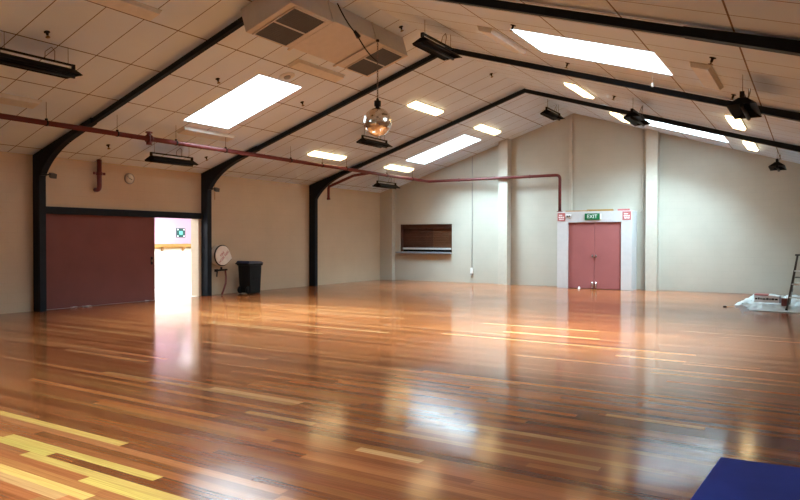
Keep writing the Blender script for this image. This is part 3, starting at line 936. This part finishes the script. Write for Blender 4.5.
# sprinkler heads and detector
SPR = [(4.37, -16.3, 'above the far left heater'), (4.36, -12.78, 'beside the near left skylight, near its lower corner'), (4.35, -10.16, 'between near left skylight and mirror ball'),
       (7.55, -10.95, 'on the ridge beside the air unit'), (7.55, -6.56, 'on the ridge between the two far frames'), (0.93, -12.86, 'low near the red pipe stub'),
       (1.0, -10.04, 'low between red pipe and middle frame'), (10.52, -12.41, 'at the upper corner of the near right skylight'), (10.57, -9.82, 'past the near right skylight'),
       (10.62, -6.49, 'beside the right slope heater'), (13.38, -12.4, 'near the end-on heater, above it'), (13.4, -9.75, 'near the end-on heater, beyond it')]
ps = None
for x, y, l in SPR:
    if ps is None:
        o = ps = D.objects.new('ceiling_sprinkler', None); COL.objects.link(o)
        MB().lathe([(0.045, 0.0), (0.045, -0.008), (0.02, -0.015), (0.018, -0.06), (0.0, -0.06)], 12).build('collar', M['black'], o)
        MB().lathe([(0.0, -0.095), (0.035, -0.095), (0.035, -0.088), (0.012, -0.085), (0.012, -0.06), (0.0, -0.06)], 12).build('deflector', M['brass'], o)
    else: o = copy_tree(ps)
    o.matrix_world = cm(x, y, 0.001)
    tag(o, 'tiny dark sprinkler head ' + l, 'sprinkler', 'ceiling sprinklers')
t = thing('smoke_detector', 'round grey detector on ceiling between skylight and air unit', 'detector', mtx=cm(5.08, -11.52, 0.001))
MB().lathe([(0.17, 0.0), (0.17, -0.012), (0.10, -0.02), (0.0, -0.02)], 24).build('base', M['fitting'], t)
MB().lathe([(0.075, -0.02), (0.07, -0.05), (0.0, -0.06)], 20).build('sensor', M['grey'], t)
t = thing('pull_cord', 'short white pull cord hanging beside the near right skylight', 'cord', (12.18, -10.2, ceil_z(12.18)))
MB().tube([(0, 0, 0), (0, 0, -0.14)], 0.007, 6).build('cord', M['white'], t)
MB().lathe([(0.008, -0.13), (0.02, -0.15), (0.022, -0.20), (0.0, -0.21)], 10).build('toggle', M['white'], t)

# ------------------------------------------------------------------ blue mat
t = thing('gym_mat', 'dark blue vinyl mat on the floor at the lower right', 'mat', (13.99, -17.03, 0))
outline = [(0.0, 0.0), (1.15, 0.10), (1.05, -2.10), (-0.15, -2.20)]
MB().prism(outline, 'z', 0.0, 0.045, 0.010).build('cover', M['blue'], t)
MB().prism([(x + 0.003 * (1 if x > 0.5 else -1), y + 0.003 * (1 if y > -1 else -1)) for x, y in outline], 'z', 0.020, 0.026).build('piping', M['blue'], t)

# ------------------------------------------------------------------ drop sheet, painting things, ladder
def crumple(name, outline_fn, nx, ny, x0, x1, y0, y1, hfn, m_, seed):
    bm = bmesh.new(); V = {}
    for i in range(nx + 1):
        for j in range(ny + 1):
            u, v = i / nx, j / ny
            x = x0 + (x1 - x0) * u; y = y0 + (y1 - y0) * v
            if outline_fn(u, v): V[i, j] = bm.verts.new((x, y, hfn(x, y, u, v)))
    for i in range(nx):
        for j in range(ny):
            q = [(i, j), (i + 1, j), (i + 1, j + 1), (i, j + 1)]
            if all(k in V for k in q): bm.faces.new([V[k] for k in q])
    bmesh.ops.solidify(bm, geom=list(bm.faces), thickness=0.004)
    o = MB(); o._merge(bm); return o.build(name, m_)


from mathutils import noise


def sheet_h(x, y, u, v):
    n = noise.noise(Vector((x * 3.2, y * 2.6, 1.7))) * 0.5 + noise.noise(Vector((x * 8, y * 7, 4.2))) * 0.3
    edge = min(1, 6 * min(u, v, 1 - v))
    r = abs(n) * 0.20 * edge + 0.012
    hh = r * 1.5 + 0.15 * max(0, 1 - abs(v - 0.10) / 0.10) * edge * (0.7 + n)
    for fx, fy in ((14.08, -4.86), (14.68, -4.86), (14.11, -3.91), (14.65, -3.91)):   # pressed flat under the ladder feet
        q = min(1, max(0, (math.hypot(x - fx, y - fy) - 0.10) / 0.22))
        hh = 0.004 + (hh - 0.004) * q
    return hh


def sheet_out(u, v):
    w = 0.045 * noise.noise(Vector((v * 9, 2.3, 0.5)))
    left = 0.22 - 0.22 * min(1, v / 0.22) if v < 0.22 else 0.17 * (v - 0.22)
    return u >= left * 0.9 + w * 0.6


o = crumple('drop_sheet', sheet_out, 44, 70, 12.92, 15.06, -5.35, -0.35, sheet_h, M['sheet'], 1)
tag(o, 'crumpled white plastic drop sheet on the floor at right', 'drop sheet')
t = thing('paint_box', 'white box with dark writing and pink lid on the drop sheet', 'box', (13.68, -4.38, 0.14))
MB().box((-0.27, -0.18, 0.0), (0.24, 0.18, 0.16), 0.008).build('carton', M['paperwhite'], t)
MB().box((0.24, -0.18, 0.0), (0.28, 0.18, 0.16), 0.004).build('end_flap', M['boxblue'], t)
MB().box((-0.27, -0.19, 0.16), (0.02, 0.19, 0.185), 0.004).build('lid', M['signred'], t)
m = MB(); rr = random.Random(9); x = -0.25
while x < 0.16:
    w_ = rr.uniform(0.03, 0.07); m.box((x, -0.184, 0.065), (x + w_, -0.18, 0.065 + rr.uniform(0.03, 0.05))); x += w_ + 0.012
m.build('print', M['black'], t)
t = thing('paint_tin', 'small red brown tin beside the ladder foot', 'tin', (14.03, -4.58, 0.075))
MB().lathe([(0.06, 0), (0.062, 0.01), (0.06, 0.02), (0.06, 0.17), (0.064, 0.18), (0.055, 0.185), (0, 0.18)], 18).build('can', M['hose'], t)
MB().tube([(0.06 * math.cos(a), 0, 0.15 + 0.09 * math.sin(a)) for a in [PI * k / 8 for k in range(9)]], 0.004, 5).build('wire_handle', M['chrome'], t)
t = thing('paint_brush', 'brown paint brush lying at the drop sheet corner', 'brush', (12.96, -4.66, 0.012))
MB().hull([(-0.12, -0.02, -0.01), (-0.12, 0.02, 0.0), (0.05, -0.012, 0.0), (0.05, 0.014, 0.012), (-0.12, 0.0, 0.012)], 0.002).build('handle', M['timber'], t)
MB().box((-0.20, -0.03, -0.01), (-0.12, 0.03, 0.014), 0.003).build('bristles', M['black'], t)

LB = (14.38, -4.86)
t = thing('step_ladder', 'dark step ladder standing on the drop sheet at right edge', 'ladder', (LB[0], LB[1], 0.009))
H = 1.27; lean = 0.30
def stile(s, y0, y1, m_, name, wb, wt, r):
    b = Vector((s * wb, y0, 0.0)); tp = Vector((s * wt, y1, H - 0.03))
    m = MB(); q = 0.5
    m.hull([b + Vector(d) for d in ((-r, -r * 1.4, 0), (r, -r * 1.4, 0), (r, r * 1.4, 0), (-r, r * 1.4, 0))] + [tp + Vector(d) for d in ((-r, -r * 1.4, 0), (r, -r * 1.4, 0), (r, r * 1.4, 0), (-r, r * 1.4, 0))], 0.003)
    o = m.build(name, M[m_], t)
    MB().box((b.x - r * 1.3, b.y - r * 1.8, 0.0), (b.x + r * 1.3, b.y + r * 1.8, 0.04), 0.006).build('foot', M['black'], o)


for s in (-1, 1):
    stile(s, 0.0, lean, 'ladderdark', 'front_stile', 0.30, 0.10, 0.021)
    stile(s, 0.95, lean + 0.12, 'ladder', 'rear_stile', 0.27, 0.10, 0.016)
for z in (0.29, 0.59, 0.89):
    u = z / H
    w_ = 0.30 + (0.10 - 0.30) * u; y = lean * u
    MB().box((-w_, y - 0.04, z - 0.012), (w_, y + 0.05, z + 0.012), 0.004).build('tread', M['alu'], t)
MB().box((-0.18, 0.60, 0.71), (0.18, 0.63, 0.74), 0.004).build('rear_bar', M['ladder'], t)
MB().box((-0.15, lean - 0.09, H - 0.035), (0.15, lean + 0.19, H), 0.008).build('top_platform', M['ladderdark'], t)
MB().tube([(-0.285, 0.07, 0.07), (-0.20, 0.9, 0.42)], 0.016, 8).build('brace', M['ladder'], t)
o = crumple('plastic_sheet_scrap', lambda u, v: u > abs(v - 0.5) * 1.2, 14, 12, 14.36, 14.95, -13.62, -13.15,
            lambda x, y, u, v: 0.008 + 0.04 * abs(noise.noise(Vector((x * 6, y * 6, 0)))), M['sheet'], 2)
tag(o, 'pale corner of plastic sheet on the floor at right edge', 'sheet')

# ------------------------------------------------------------------ world, camera, view
w = D.worlds.new('World'); bpy.context.scene.world = w; w.use_nodes = True
w.node_tree.nodes['Background'].inputs[0].default_value = (0.6, 0.75, 1.0, 1)
w.node_tree.nodes['Background'].inputs[1].default_value = 0.3

f, yaw, pit, rol = 666.33, 0.552, -0.0161, 0.0023
fw = Vector((-math.sin(yaw) * math.cos(pit), math.cos(yaw) * math.cos(pit), math.sin(pit)))
r_ = Vector((math.cos(yaw), math.sin(yaw), 0)); u_ = r_.cross(fw)
r2 = r_ * math.cos(rol) + u_ * math.sin(rol); u2 = -r_ * math.sin(rol) + u_ * math.cos(rol)
cam = D.cameras.new('camera'); co = D.objects.new('camera', cam); COL.objects.link(co)
mm = Matrix((r2, u2, -fw)).transposed().to_4x4(); mm.translation = (14.5256, -22.2908, 1.6)
co.matrix_world = mm
cam.sensor_width = 36; cam.lens = f * 36 / 800; cam.clip_start = 0.05
sc = bpy.context.scene
sc.camera = co
sc.view_settings.view_transform = 'Standard'; sc.view_settings.look = 'None'
sc.view_settings.exposure = 0.06; sc.view_settings.gamma = 1.0; sc.view_settings.use_curve_mapping = False
sc.cycles.use_denoising = True
sc.cycles.caustics_reflective = False; sc.cycles.caustics_refractive = False
sc.cycles.max_bounces = 10; sc.cycles.diffuse_bounces = 6
